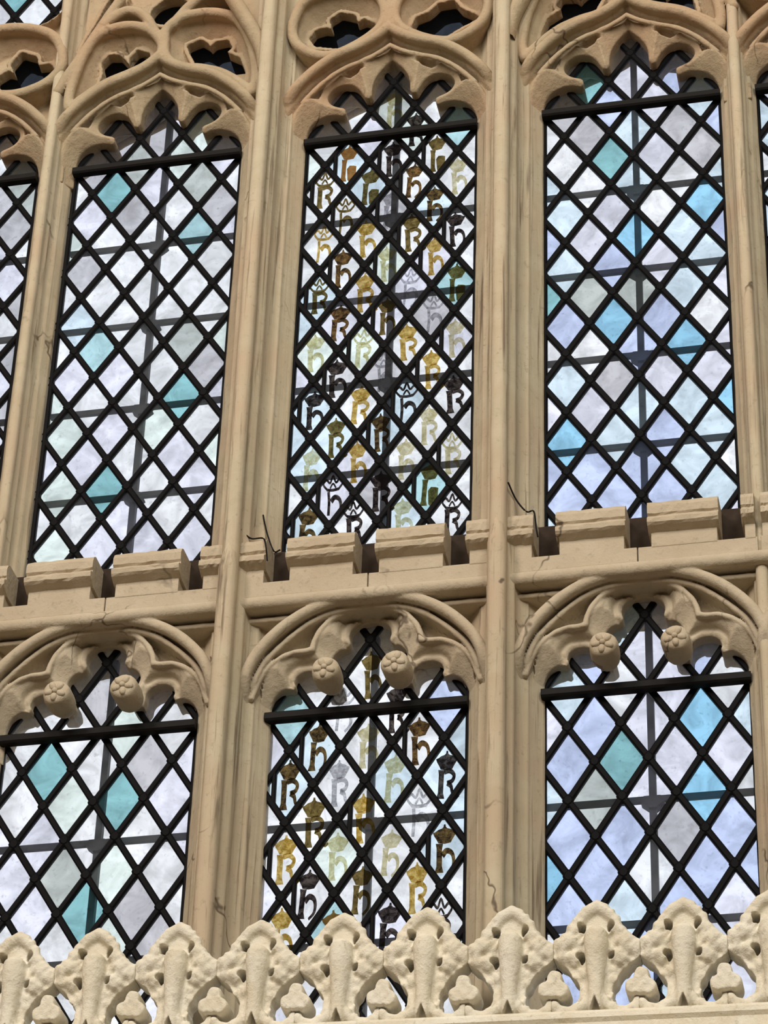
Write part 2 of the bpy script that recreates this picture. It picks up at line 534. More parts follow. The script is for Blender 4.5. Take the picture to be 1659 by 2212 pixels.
def lower_head():
    h = 0.0034
    u, y, z, U, Z = grid(-.335, .335, -.130, .150, .33, .700, h)
    op = [(.250, .20), (.250, .395)]
    op += list(map(tuple, cr([(.250, .395), (.247, .425), (.237, .449), (.219, .464), (.202, .468), (.189, .465)])))[1:]
    op += [(.183, .474)]
    op += list(map(tuple, cr([(.187, .484), (.181, .501), (.163, .511), (.141, .511), (.123, .503), (.113, .489), (.112, .470)])))
    op += [(.107, .455), (.080, .456)]
    op += list(map(tuple, cr([(.071, .470), (.079, .500), (.092, .524), (.094, .544), (.083, .561), (.066, .571), (.054, .576)])))
    op += list(map(tuple, cr([(.049, .586), (.053, .604), (.048, .624), (.030, .640), (.013, .646), (0, .648)])))
    O = d_poly(U, Z, mirror_join(op))
    A = mirror_join(cr([(.322, .31), (.318, .34), (.312, .37), (.303, .43), (.293, .485), (.272, .533), (.240, .576), (.200, .614), (.150, .646), (.100, .666), (.05, .676), (0, .679)]))
    B = mirror_join(cr([(.288, .40), (.279, .460), (.256, .517), (.220, .560), (.175, .602), (.135, .630), (.080, .652), (0, .661)]))
    r1 = cr([(.284, .425), (.263, .485), (.232, .524), (.190, .547), (.155, .550), (.137, .553)])
    r2 = cr([(.137, .553), (.131, .580), (.115, .611), (.090, .638), (.058, .654)])
    eye = np.vstack([cr([(.137, .553), (.131, .580), (.115, .611), (.093, .637)]), cr([(.135, .627), (.175, .599), (.220, .557), (.254, .515), (.268, .482)]),
                     cr([(.262, .487), (.232, .524), (.190, .547), (.155, .550)])])
    T = d_poly(U, Z, np.vstack([A, [[-.5, .31], [-.5, 0], [.5, 0], [.5, .31]]]))
    da, db = d_line(U, Z, A), d_line(U, Z, B)
    dr = np.full(U.shape, 1e9)
    fd = np.minimum(.032 + 0.8 * np.maximum(O, 0), .068)
    w = sstep(Z, .385, .49)
    low = .008 + np.minimum(np.maximum(O, 0), .030) * 1.2
    fd = low * (1 - w) + fd * w
    for s in (-1, 1):
        for r in (r1, r2):
            dr = np.minimum(dr, d_line(U, Z, np.array(r) * [s, 1]))
        e = d_poly(U, Z, eye * [s, 1])
        fd = fd - .050 * sstep(-e, -.002, .016)
        # second order round the big top foil and the side foils
        for loop in (cr([(.060, .575), (.071, .600), (.066, .632), (.042, .652), (.0, .662)]), cr([(.196, .476), (.201, .500), (.180, .524), (.140, .528), (.112, .515)])):
            fd = fd - .010 * np.exp(-(d_line(U, Z, np.array(loop) * [s, 1]) / .006) ** 2)
    fd = np.where((T > -.034) & (T < -.012) & (Z > .42), fd - .012, fd)
    fd = np.where(T > 0, .016 + 0 * U, fd)
    yy = y[None, :, None]; ya = np.where(yy < 0, -yy, yy * .62)
    f = np.maximum(-O[:, None, :], ya - fd[:, None, :])
    yh = (.010 + .084 * sstep(Z, .33, .48))[:, None, :]
    f = np.minimum(f, np.minimum(tube(da, ya, yh, .0145), np.maximum(da[:, None, :] - .011, ya - yh)))
    f = np.minimum(f, np.minimum(tube(db, ya, yh * .8, .0075), np.maximum(db[:, None, :] - .006, ya - yh * .8)))
    f = np.minimum(f, np.minimum(tube(dr, ya, np.minimum(yh, .066), .0075), np.maximum(dr[:, None, :] - .005, ya - np.minimum(yh, .066))))
    lab = np.abs(Z - .679)
    f = np.minimum(f, np.minimum(tube(lab, ya, .100, .0185), np.maximum(lab[:, None, :] - .018, ya - .100)))
    lab2 = np.abs(Z - .648)
    lab2 = np.where(T > -.01, lab2, 1)
    f = np.minimum(f, np.minimum(tube(lab2, ya, .070, .008), np.maximum(lab2[:, None, :] - .008, ya - .070)))
    f = np.maximum(f, (np.abs(U) - .3335)[:, None, :])
    f = f + wear(U, y, Z, .0009)
    return surface_nets(cap_box(f.astype(np.float32)), (u[0], y[0], z[0]), h)

ORD = ['far left ogee-headed light, cut by the frame', 'plain glazed ogee light left of the painted one', 'painted ogee light with crowned letters in the middle',
       'blue-tinted ogee light right of the painted one', 'far right ogee light, cut by the frame']
me_up = upper_head()
for i, cx in enumerate(LIGHTS):
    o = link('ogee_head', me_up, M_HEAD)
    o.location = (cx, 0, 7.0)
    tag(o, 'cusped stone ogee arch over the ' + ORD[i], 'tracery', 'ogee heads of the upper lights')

# carved boss: a short drum towards the nave with a rose on its face
def boss_parts():
    V, Fc, n = [], [], 20
    prof = [(.016, .016), (.027, .010), (.033, -.004), (.0355, -.022), (.0355, -.058), (.034, -.068), (.031, -.074), (.024, -.078)]
    for (r, yb) in prof:
        for j in range(n):
            a = 2 * math.pi * j / n
            k = 1 + .03 * math.sin(3 * a + yb * 50)
            V.append((r * k * math.cos(a), yb, r * k * math.sin(a)))
    for i in range(len(prof) - 1):
        for j in range(n):
            Fc.append((i * n + j, i * n + (j + 1) % n, (i + 1) * n + (j + 1) % n, (i + 1) * n + j))
    Fc.append(tuple(range((len(prof) - 1) * n, len(prof) * n))); Fc.append(tuple(range(n)))
    drum = fix_normals(mesh_from(V, Fc))
    bm = bmesh.new()
    for j in range(5):
        a = 2 * math.pi * j / 5 + .3
        mt = Matrix.Translation((.0165 * math.cos(a), -.077, .0165 * math.sin(a))) @ Matrix.Rotation(-a, 4, 'Y') @ Matrix.Diagonal((.0125, .007, .0085, 1))
        bmesh.ops.create_uvsphere(bm, u_segments=10, v_segments=6, radius=1, matrix=mt)
    bmesh.ops.create_uvsphere(bm, u_segments=10, v_segments=6, radius=1, matrix=Matrix.Translation((0, -.080, 0)) @ Matrix.Diagonal((.0075, .007, .0075, 1)))
    rose = bpy.data.meshes.new('rose'); bm.to_mesh(rose); bm.free()
    return drum, rose
me_drum, me_rose = boss_parts()
me_low = lower_head()
ORDB = ['far left lower light outside the picture', 'lower left light with teal panes', 'lower painted light in the middle',
        'lower right light with blue panes', 'far right lower light outside the picture']
for i, cx in enumerate(LIGHTS):
    root = empty('cusped_arch', (cx, 0, 5.0))
    tag(root, 'cusped stone arch with two bosses over the ' + ORDB[i], 'tracery', 'cusped arches of the lower lights')
    link('arch', me_low, M_TRANS, root)
    for s in (-1, 1):
        b = link('boss', me_drum, M_TRANS, root, True)
        b.location = (s * .086, -.062, .451)
        b.rotation_euler = (0, s * .5, 0)
        r = link('rose', me_rose, M_TRANS, b, True)

# ------------------------------------------------------------------ openwork above the ogees
def panel(shapes, holes, ribs, zt, under=True, light=None):
    h = 0.0042
    u, y, z, U, Z = grid(-.335, .335, -.118, .118, .40, zt, h)
    T = d_poly(U, Z, np.vstack([UP_HOOD, [[-.5, .295], [-.5, .0], [.5, .0], [.5, .295]]]))
    fd = np.full(U.shape, .022)
    dr = np.full(U.shape, 1e9)
    for s in shapes:
        d = d_poly(U, Z, s)
        fd = np.where(d < 0, np.minimum(.078, .080 - 1.1 * np.minimum(-d, .055)), fd)
        dr = np.minimum(dr, np.abs(d))
    Hh = np.full(U.shape, 1e9)
    for q in holes:
        Hh = np.minimum(Hh, d_poly(U, Z, q) - .007)
    for r in ribs:
        dr = np.minimum(dr, d_line(U, Z, r))
    fd = np.where((Hh < .014) & (Hh > 0), np.maximum(fd, .045), fd)
    yy = y[None, :, None]; ya = np.abs(yy)
    back = np.where(yy > 0, .108, 0)
    f = np.maximum(-Hh[:, None, :], np.where(yy > 0, yy - .050, -yy - fd[:, None, :]))
    f = np.minimum(f, np.minimum(tube(dr, ya, .086, .0155), np.maximum(dr[:, None, :] - .012, ya - .086)))
    if light is not None:
        dlt = d_poly(U, Z, light)
        f = np.maximum(f, -dlt[:, None, :])
        f = np.minimum(f, np.maximum(np.maximum(-dlt, dlt - .03)[:, None, :], ya - (.03 + 1.2 * np.clip(dlt, 0, .03))[:, None, :]))
    f = np.maximum(f, -(T + .006)[:, None, :])
    f = np.maximum(f, (np.abs(U) - .3335)[:, None, :])
    f = f + wear(U, y, Z, .0016)
    return surface_nets(cap_box(f.astype(np.float32)), (u[0], y[0], z[0]), h)

def smooth_loop(pts, per=4):
    p = list(pts); q = cr(p[-2:] + p + p[:2], per)
    return q[2 * per: -2 * per] if len(q) > 4 * per else q

ML = [(-.258, .476), (-.263, .534), (-.25, .615), (-.235, .683), (-.209, .745), (-.165, .776), (-.109, .783), (-.057, .766), (-.019, .731), (.003, .689), (.005, .655),
      (-.016, .630), (-.05, .602), (-.10, .580), (-.15, .560), (-.19, .534), (-.233, .498)]
MR = [(.008, .731), (.026, .766), (.059, .789), (.112, .796), (.165, .787), (.213, .762), (.243, .718), (.272, .643), (.288, .57), (.294, .499), (.286, .452), (.270, .468),
      (.235, .505), (.184, .546), (.128, .570), (.074, .585), (.033, .614), (.013, .655)]
HL = [(-.176, .65), (-.186, .69), (-.17, .711), (-.145, .707), (-.117, .669), (-.103, .640), (-.098, .694), (-.082, .715), (-.055, .701), (-.05, .667), (-.079, .639), (-.137, .612), (-.186, .595)]
HR = [(.081, .687), (.073, .712), (.103, .725), (.122, .708), (.134, .687), (.151, .708), (.182, .712), (.194, .686), (.178, .665), (.222, .634), (.239, .58), (.237, .552), (.182, .595), (.139, .605), (.102, .641)]
ribs1 = [cr([(-.300, .55), (-.275, .61), (-.254, .654), (-.224, .719), (-.197, .777), (-.17, .834), (-.14, .895)]), cr([(-.197, .777), (-.165, .815), (-.115, .845), (-.06, .815), (-.019, .735)]),
         cr([(.03, .765), (.075, .83), (.13, .88), (.19, .89)]), cr([(.298, .50), (.292, .60), (.268, .70), (.235, .78), (.20, .86), (.17, .92)]), [(.005, .60), (.005, .73)]]
def circ(cx, cz, rx, rz, n=28): return [(cx + rx * math.cos(2 * math.pi * k / n), cz + rz * math.sin(2 * math.pi * k / n)) for k in range(n)]
me_p1 = panel([smooth_loop(ML), smooth_loop(MR)], [HL, HR, circ(.005, .865, .055, .045), [(-.272, .66), (-.235, .74), (-.195, .83), (-.165, .905), (-.150, .945), (-.185, .945), (-.215, .86), (-.25, .77)]], ribs1, 1.05)
CL = smooth_loop([(-.286, .702), (-.283, .651), (-.263, .609), (-.225, .574), (-.181, .556), (-.137, .563), (-.093, .585), (-.057, .610), (-.026, .645), (-.014, .70), (-.03, .76), (-.075, .81), (-.15, .83), (-.225, .81), (-.27, .765)])
HLq = [(-.18, .744), (-.156, .762), (-.118, .744), (-.112, .709), (-.085, .722), (-.06, .705), (-.055, .68), (-.085, .655), (-.114, .637), (-.155, .633), (-.222, .650), (-.238, .68), (-.225, .703), (-.203, .708), (-.17, .697)]
mir = lambda L: [(-a, b) for a, b in L]
me_p2 = panel([CL, np.array(CL) * [-1, 1]], [HLq, [(a, b) for a, b in [(.121, .73), (.137, .749), (.174, .751), (.195, .717), (.244, .68), (.20, .655), (.176, .640), (.150, .625), (.106, .645), (.061, .673), (.073, .705), (.105, .716)]]],
              [[(0, .62), (0, 1.0)]], 1.0)
C0 = smooth_loop([(.099, .838), (.154, .835), (.211, .818), (.257, .791), (.288, .749), (.303, .694), (.303, .645), (.282, .609), (.253, .586), (.209, .568), (.16, .562), (.10, .575), (.045, .61), (.016, .66), (.010, .72), (.03, .785), (.062, .822)])
H0 = [(.156, .678), (.135, .733), (.157, .768), (.199, .746), (.207, .707), (.25, .704), (.264, .673), (.231, .646), (.18, .622), (.137, .619), (.101, .650), (.095, .68), (.121, .698)]
light0 = circ(.13, 1.030, .165, .160)
me_p0 = panel([C0, np.array(C0) * [-1, 1]], [H0, mir(H0)], [], 1.16, light=light0)
PL = ['round openwork roundels above the far left ogee arch', 'two leaning openwork mouchettes above the left ogee arch', 'two round openwork panels above the middle ogee arch',
      'openwork tracery above the right ogee arch', 'openwork tracery above the far right ogee arch']
def mirrored(me):
    m2 = me.copy(); m2.transform(Matrix.Diagonal((-1, 1, 1, 1))); m2.flip_normals(); return m2
me_dark = box_mesh(-.30, .30, -.010, -.006, .56, 1.03)  # glass behind the holes; their deep shade is put into its near-black colour
me_dark.materials.append(GLASS['hole_shade'])
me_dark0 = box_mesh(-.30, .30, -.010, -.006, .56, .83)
me_dark0.materials.append(GLASS['hole_shade'])
for cx, me, lb in zip(LIGHTS, (me_p0, me_p1, me_p2, mirrored(me_p1), mirrored(me_p0)), PL):
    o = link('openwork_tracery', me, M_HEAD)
    o.location = (cx, 0, 7.0)
    tag(o, lb, 'tracery', 'openwork panels at the top')
    link('pane', me_dark if abs(cx) < 1 else me_dark0, None, o)
# rib branching to the left from the thick mullions above the springing
def rib_mesh(pts, y0_, r):
    V, Fc, n = [], [], 10
    P = [Vector((a, y0_, b)) for a, b in pts]
    for i, p in enumerate(P):
        t = (P[min(i + 1, len(P) - 1)] - P[max(i - 1, 0)]).normalized()
        s = Vector((0, 1, 0)); q = t.cross(s)
        for j in range(n):
            a = 2 * math.pi * j / n
            V.append(p + q * r * math.cos(a) + s * r * 1.3 * math.sin(a))
    for i in range(len(P) - 1):
        for j in range(n):
            Fc.append((i * n + j, i * n + (j + 1) % n, (i + 1) * n + (j + 1) % n, (i + 1) * n + j))
    return fix_normals(mesh_from(V, Fc))
for x, s, lb in ((MAJOR[0], -1, 'stone rib branching left off the left thick mullion at the top'), (MAJOR[1], 1, 'stone rib branching right off the right thick mullion at the top')):
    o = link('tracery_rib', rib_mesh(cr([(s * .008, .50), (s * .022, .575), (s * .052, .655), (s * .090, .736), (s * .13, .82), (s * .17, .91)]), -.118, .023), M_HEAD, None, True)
    o.location = (x, 0, 7.0); tag(o, lb, 'tracery', 'ribs branching at the top')

# ------------------------------------------------------------------ transom with battlements
COPING = [(-.105, .772), (-.130, .784), (-.1365, .789), (-.1375, .800), (-.133, .806), (-.124, .809), (-.1225, .816), (-.128, .821), (-.1285, .842), (-.122, .856), (-.110, .864), (-.040, .866), (-.040, .772)]
def half_extent(i, side):
    edges = {(-1, 0): OUTER[0], (1, 0): MINOR[0], (-1, 1): MINOR[0], (1, 1): MAJOR[0], (-1, 2): MAJOR[0], (1, 2): MAJOR[1], (-1, 3): MAJOR[1], (1, 3): MINOR[1], (-1, 4): MINOR[1], (1, 4): OUTER[1]}
    return edges[(side, i)] - LIGHTS[i]
TL = ['far left bay', 'left bay below the plain glazed light', 'middle bay below the painted light', 'right bay below the blue-tinted light', 'far right bay']
for i, cx in enumerate(LIGHTS):
    root = empty('battlemented_transom', (cx, 0, 5.0))
    tag(root, 'stone transom with small battlements in the ' + TL[i], 'transom', 'battlemented transom')
    a, b = half_extent(i, -1), half_extent(i, 1)
    jx = random.uniform(-.012, .012)
    link('frieze_stone', box_mesh(a + .004, jx - .0012, -.110, .10, .694, .737, .0025), M_TRANS, root)
    link('frieze_stone', box_mesh(jx + .0012, b - .004, -.1085, .10, .694, .737, .0025), M_TRANS, root)
    link('sill', box_mesh(a + .03, b - .03, -.036, .085, .730, .878, .002), M_SHADE_GRIME, root)
    spans = [(-.195 + random.uniform(-.003, .003), -.033), (.033, .195 + random.uniform(-.003, .003)), (a + .008, -.261), (.261, b - .008)]
    for (m0, m1) in spans:
        mer = link('merlon', box_mesh(m0, m1, -.110, -.034, .733, .790, .0025), M_TRANS, root)
        link('coping', extrude_x(COPING, m0 - (.006 if m0 > -.25 else 0), m1 + (.006 if m1 < .25 else 0), .0014, 9), M_TRANS, mer)

# ------------------------------------------------------------------ glazing
def clip_poly(poly, x0, x1, z0_, z1_):
    def cut(p, inside, cross):
        out = []
        for a, b in zip(p, p[1:] + p[:1]):
            ia, ib = inside(a), inside(b)
            if ia: out.append(a)
            if ia != ib: out.append(cross(a, b))
        return out
    def cx_(v): return lambda a, b: (v, a[1] + (b[1] - a[1]) * (v - a[0]) / (b[0] - a[0]))
    def cz_(v): return lambda a, b: (a[0] + (b[0] - a[0]) * (v - a[1]) / (b[1] - a[1]), v)
    for ins, cr_ in ((lambda q: q[0] >= x0, cx_(x0)), (lambda q: q[0] <= x1, cx_(x1)), (lambda q: q[1] >= z0_, cz_(z0_)), (lambda q: q[1] <= z1_, cz_(z1_))):
        poly = cut(poly, ins, cr_)
        if not poly: return []
    return poly

def prism(poly, y0_, y1_):
    n = len(poly)
    V = [(x, y0_, z) for x, z in poly] + [(x, y1_, z) for x, z in poly]
    Fc = [tuple(range(n)), tuple(range(2 * n - 1, n - 1, -1))] + [(i, i + n, (i + 1) % n + n, (i + 1) % n) for i in range(n)]
    return fix_normals(mesh_from(V, Fc))

def bar_mesh(p, q, w, y0_, y1_):
    """flat bar between two (x, z) points, slightly domed towards the nave"""
    a, b = Vector((p[0], 0, p[1])), Vector((q[0], 0, q[1]))
    t = (b - a).normalized(); s = Vector((-t.z, 0, t.x)) * (w / 2)
    prof = [(-1, y1_), (-1, y0_ + .003), (-.55, y0_), (.55, y0_), (1, y0_ + .003), (1, y1_)]
    V = [tuple(c + s * k + Vector((0, yv, 0))) for c in (a, b) for k, yv in prof]
    n = len(prof)
    Fc = [(i, (i + 1) % n, (i + 1) % n + n, i + n) for i in range(n)] + [tuple(range(n)), tuple(range(2 * n - 1, n - 1, -1))]
    return fix_normals(mesh_from(V, Fc))

def disc_verts(cx, cz, r, rz, yb, yf, n=8):
    V = [(cx + r * math.cos(2 * math.pi * j / n), yb, cz + rz * math.sin(2 * math.pi * j / n)) for j in range(n)]
    V += [(cx + .6 * r * math.cos(2 * math.pi * j / n), yf, cz + .6 * rz * math.sin(2 * math.pi * j / n)) for j in range(n)]
    Fc = [(j, (j + 1) % n, (j + 1) % n + n, j + n) for j in range(n)] + [tuple(range(n, 2 * n)), tuple(range(n - 1, -1, -1))]
    return V, Fc

# painted badges: crowned R and crowned h, drawn in a unit box and made as thin painted shapes
def poly_band(pts, w):
    p = cr(pts, 4); out1, out2 = [], []
    for i in range(len(p)):
        t = p[min(i + 1, len(p) - 1)] - p[max(i - 1, 0)]; t = t / (np.hypot(*t) + 1e-9)
        ww = w[0] + (w[1] - w[0]) * i / (len(p) - 1)
        nrm = np.array([-t[1], t[0]]) * ww
        out1.append(p[i] + nrm); out2.append(p[i] - nrm)
    return out1, out2

def badge_mesh(kind, sx, sz):
    V, Fc = [], []
    def add_poly(poly):
        b = len(V); V.extend([(x * sx, 0, z * sz) for x, z in poly]); Fc.append(tuple(range(b, b + len(poly))))
    def add_band(pts, w0, w1=None):
        A, B = poly_band(pts, (w0, w1 if w1 is not None else w0))
        b = len(V); n = len(A)
        V.extend([(x * sx, 0, z * sz) for x, z in A]); V.extend([(x * sx, 0, z * sz) for x, z in B])
        for i in range(n - 1): Fc.append((b + i, b + i + 1, b + n + i + 1, b + n + i))
    # crown
    if kind in ('R_line', 'h_line'):
        add_band([(-.40, .34), (-.66, .62), (-.45, .82), (-.2, .66), (0, 1.0), (.2, .66), (.45, .82), (.66, .62), (.40, .34)], .06)
        add_band([(-.42, .34), (0, .30), (.42, .34)], .07)
        add_band([(-.2, .40), (0, .62), (.2, .40)], .05)
    else:
        add_poly([(-.36, .28), (0, .24), (.36, .28), (.46, .42), (.60, .58), (.68, .72), (.52, .76), (.36, .84), (.16, .88), (.07, .94), (.05, 1.05), (-.05, 1.05), (-.07, .94), (-.16, .88), (-.36, .84), (-.52, .76), (-.68, .72), (-.60, .58), (-.46, .42)])
    sw = .17 if kind[0] == 'R' else .19
    # stem with spread foot
    if kind == 'h_line':
        add_band([(-.3, .24), (-.26, -.3), (-.3, -.92)], .09)
    else:
        add_poly([(-.5, .26), (-.08, .24), (-.13, .05), (-.13, -.70), (-.04, -.95), (-.56, -.95), (-.45, -.70), (-.45, .05)])
    if kind.startswith('R'):
        add_band([(-.12, .16), (.22, .20), (.50, .02), (.40, -.22), (.08, -.30)], .11, .09)
        add_band([(.10, -.30), (.34, -.44), (.44, -.70), (.66, -.92), (.86, -.84)], .12, .05)
    elif kind == 'h_solid':
        add_poly([(-.06, -.28), (.12, -.10), (.44, -.12), (.62, -.16), (.62, -.55), (.46, -.86), (.14, -.96), (.04, -.88), (.0, -.60)])
    else:
        add_band([(-.12, -.26), (.12, -.06), (.42, -.16), (.54, -.44), (.48, -.74), (.20, -.97)], .14, .06)
    me = mesh_from(V, Fc)
    bm = bmesh.new(); bm.from_mesh(me)
    bmesh.ops.triangulate(bm, faces=bm.faces)
    ret = bmesh.ops.solidify(bm, geom=bm.faces[:], thickness=.0006)
    bm.to_mesh(me); bm.free()
    return me
BADGE_KINDS = ['R_full', 'h_full', 'h_solid', 'R_line', 'h_line']
badge_cache = {}
def badge(kind, paint):
    if (kind, paint) not in badge_cache:
        me = badge_mesh(kind, .042, .067)
        me.materials.append(PAINT[paint]); badge_cache[(kind, paint)] = me
    return badge_cache[(kind, paint)]

def lattice(win, W, zb, zt, a, hz, zrow, tint, badges=None, slices=(), skip=None):
    """quarry panes, leads and solder joints of one light; local x from the light's centre, z absolute"""
    ks = range(int(math.floor((zrow - zt) / hz)) - 1, int(math.ceil((zrow - zb) / hz)) + 2)
    shared = {}
    for k in ks:
        for p in range(-6, 7):
            if (p + k) % 2: continue
            u, z = p * a / 2, zrow - hz * k
            d = clip_poly([(u - a / 2, z), (u, z - hz), (u + a / 2, z), (u, z + hz)], -W, W, zb, zt)
            if len(d) < 3: continue
            area = abs(sum(d[i][0] * d[(i + 1) % len(d)][1] - d[(i + 1) % len(d)][0] * d[i][1] for i in range(len(d)))) / 2
            if area < 4e-4: continue
            t = tint(k, p)
            full = abs(area - a * hz) < 1e-6
            if full and (a, t) in shared:
                me = shared[(a, t)]
            else:
                me = prism([(x - u, zz - z) for x, zz in d], -.0015, .0015)
                me.materials.append(GLASS[t])
                if full: shared[(a, t)] = me
            o = link('pane', me, None, win)
            o.location = (u, 0, z)
            if full: o.rotation_euler = (random.uniform(-.012, .012), 0, 0)
            if badges and (k, p) in badges:
                kind, paint = badges[(k, p)]
                b = link('crowned_letter', badge(kind, paint), None, o)
                b.location = (.004 + random.uniform(-.004, .004), -.0035, -.004 + random.uniform(-.006, .006))
                b.rotation_euler = (0, random.uniform(-.06, .06), 0)
                b.scale = (random.uniform(.9, 1.05), 1, random.uniform(.92, 1.04))
                b['label'] = 'painted crowned letter'
            if (k, p) in slices:
                c = link('lead_came', bar_mesh((u - .034, z - hz * .50), (u - .034, z + hz * .50), .011, -.006, .006), M_LEAD, win)
    # leads: both families of diagonals
    sl = hz / (a / 2)
    for sg in (1, -1):
        for c in range(-60, 61):
            if c % 2 == 0: continue
            # p - sg*q = c  ->  u/(a/2) - sg*(zrow - z)/hz = c
            pts = []
            for u in (-W, W):
                z = zrow - sg * (u / (a / 2) - c) * hz
                pts.append((u, z))
            (ua, za), (ub, zb2) = pts
            lo, hi = 0.0, 1.0
            dz = zb2 - za
            for lim, sgn in ((zb, 1), (zt, -1)):
                fa, fb = sgn * (za - lim), sgn * (zb2 - lim)
                if fa < 0 and fb < 0: lo = 2
                elif fa < 0: lo = max(lo, fa / (fa - fb))
                elif fb < 0: hi = min(hi, fa / (fa - fb))
            if hi - lo < .03: continue
            A = (ua + (ub - ua) * lo, za + dz * lo); B = (ua + (ub - ua) * hi, za + dz * hi)
            link('lead_came', bar_mesh(A, B, .0168 + random.uniform(-.0012, .0012), -.0065, .0065), M_LEAD, win)
    for s in (-1, 1):
        link('border_lead', bar_mesh((s * (W - .002), zb), (s * (W - .002), zt), .013, -.007, .007), M_LEAD, win)
    V, Fc = [], []
    for k in ks:
        for p in range(-4, 5):
            if (p + k) % 2 == 0: continue
            u, z = p * a / 2, zrow - hz * k
            if abs(u) > W or not zb < z < zt: continue
            v, f = disc_verts(u, z, .0148, .0180, -.004, -.0085)
            b = len(V); V += v; Fc += [tuple(i + b for i in q) for q in f]
    o = link('solder_joints', mesh_from(V, Fc), M_LEAD, win); o['kind'] = 'stuff'

def bars(win, W, zsad, cross, zb, zt):
    if zsad:
        link('saddle_bar', extrude_x([(-.032, zsad - .012), (-.036, zsad - .007), (-.036, zsad + .008), (-.032, zsad + .012), (-.012, zsad + .012), (-.012, zsad - .012)], -W, W), M_IRON, win)
    st = link('outside_stanchion', prism([(-.0085, zb), (.0085, zb), (.0085, zt), (-.0085, zt)], .055, .072), M_OUTIRON, win)
    for z in cross:
        c = link('outside_bar', extrude_x([(.050, z - .0075), (.050, z + .0075), (.062, z + .0075), (.062, z - .0075)], -W - .01, W + .01), M_OUTIRON, win)
        link('collar', prism([(-.028, z - .0075), (-.0085, z - .024), (.0085, z - .024), (.028, z - .0075), (.020, z + .0075), (-.020, z + .0075)], .048, .078), M_OUTIRON, c)

def chooser(weights, special, seed):
    names, w = zip(*weights.items())
    cache = {}
    rr = random.Random(seed)
    def f(k, p):
        if (k, p) in special: return special[(k, p)]
        if (k, p) not in cache: cache[(k, p)] = rr.choices(names, w)[0]
        return cache[(k, p)]
    return f
T_L1 = chooser(dict(white=5, lavender=3, pale_green=1, grey=.6), {(0, -2): 'teal', (2, 2): 'aqua', (6, -2): 'aqua', (8, 2): 'teal', (11, -1): 'teal', (13, -3): 'pale_green', (9, -3): 'pale_green',
              (5, -3): 'pale_blue', (-2, 0): 'grey', (-1, -1): 'grey_green', (-1, 1): 'pale_green', (0, 2): 'grey_green', (1, -1): 'grey', (0, 0): 'lavender', (-2, -2): 'grey', (-1, -3): 'grey', (6, 2): 'grey_green'}, 1)
T_L2 = chooser(dict(white=5, lavender=1.2, pale_blue=1, pale_green=.5), {(0, -2): 'pale_blue', (1, -1): 'pale_blue', (5, 3): 'aqua', (-1, 3): 'aqua', (-2, 0): 'grey_green', (10, -2): 'pale_blue', (12, 2): 'aqua',
              (6, 2): 'grey', (8, 0): 'grey', (2, 0): 'grey', (12, 0): 'grey'}, 2)
T_L3 = chooser(dict(white=2.2, lavender=2.6, pale_blue=2.4, periwinkle=1.6), {(1, -1): 'teal', (3, 3): 'sky_blue', (4, 0): 'sky_blue', (5, 3): 'pale_blue', (7, -1): 'sky_blue', (8, 2): 'sky_blue', (6, -4): 'teal', (10, 4): 'sky_blue',
              (10, 2): 'pale_blue', (11, -3): 'sky_blue', (9, -1): 'grey', (6, -2): 'grey_green', (6, 0): 'grey_green', (1, 3): 'grey', (0, -2): 'grey', (-1, -3): 'grey', (-2, -2): 'teal', (0, 2): 'grey', (-2, 0): 'lavender', (2, -2): 'white', (1, -3): 'white'}, 3)
T_L0 = chooser(dict(white=2, lavender=2, grey=2, grey_green=1.5, teal=.8), {}, 4)
T_L4 = chooser(dict(pale_blue=2, lavender=1, white=1), {}, 5)
T_B1 = chooser(dict(white=5, lavender=1.5, pale_green=.8), {(0, -2): 'teal', (1, -1): 'pale_green', (1, 1): 'teal', (4, 0): 'teal', (3, -1): 'grey_green', (3, 1): 'pale_green', (4, 2): 'grey', (4, -2): 'lavender', (0, 2): 'grey', (-1, 1): 'pale_green', (-2, 0): 'grey', (5, 3): 'grey'}, 6)
T_B2 = chooser(dict(white=4, lavender=1.3, pale_blue=1.5), {(-1, -3): 'aqua', (0, 4): 'pale_blue', (5, -1): 'aqua', (1, 1): 'pale_blue', (3, 3): 'pale_blue', (3, -1): 'pale_green', (-1, 3): 'periwinkle'}, 7)
T_B3 = chooser(dict(white=.8, lavender=2, periwinkle=4, pale_blue=1.6), {(0, 2): 'sky_blue', (1, -1): 'teal', (2, 2): 'sky_blue', (4, -4): 'sky_blue', (2, -2): 'grey_green', (0, 0): 'lavender', (2, 0): 'lavender', (3, 1): 'grey', (4, 0): 'white', (-2, 0): 'lavender'}, 8)
T_X = chooser(dict(white=3, lavender=1), {(-1, -1): 'teal', (-1, 1): 'white', (0, 0): 'white', (0, -2): 'grey'}, 9)
h_, R_, S_, r_, l_ = 'h_full', 'R_full', 'h_solid', 'R_line', 'h_line'
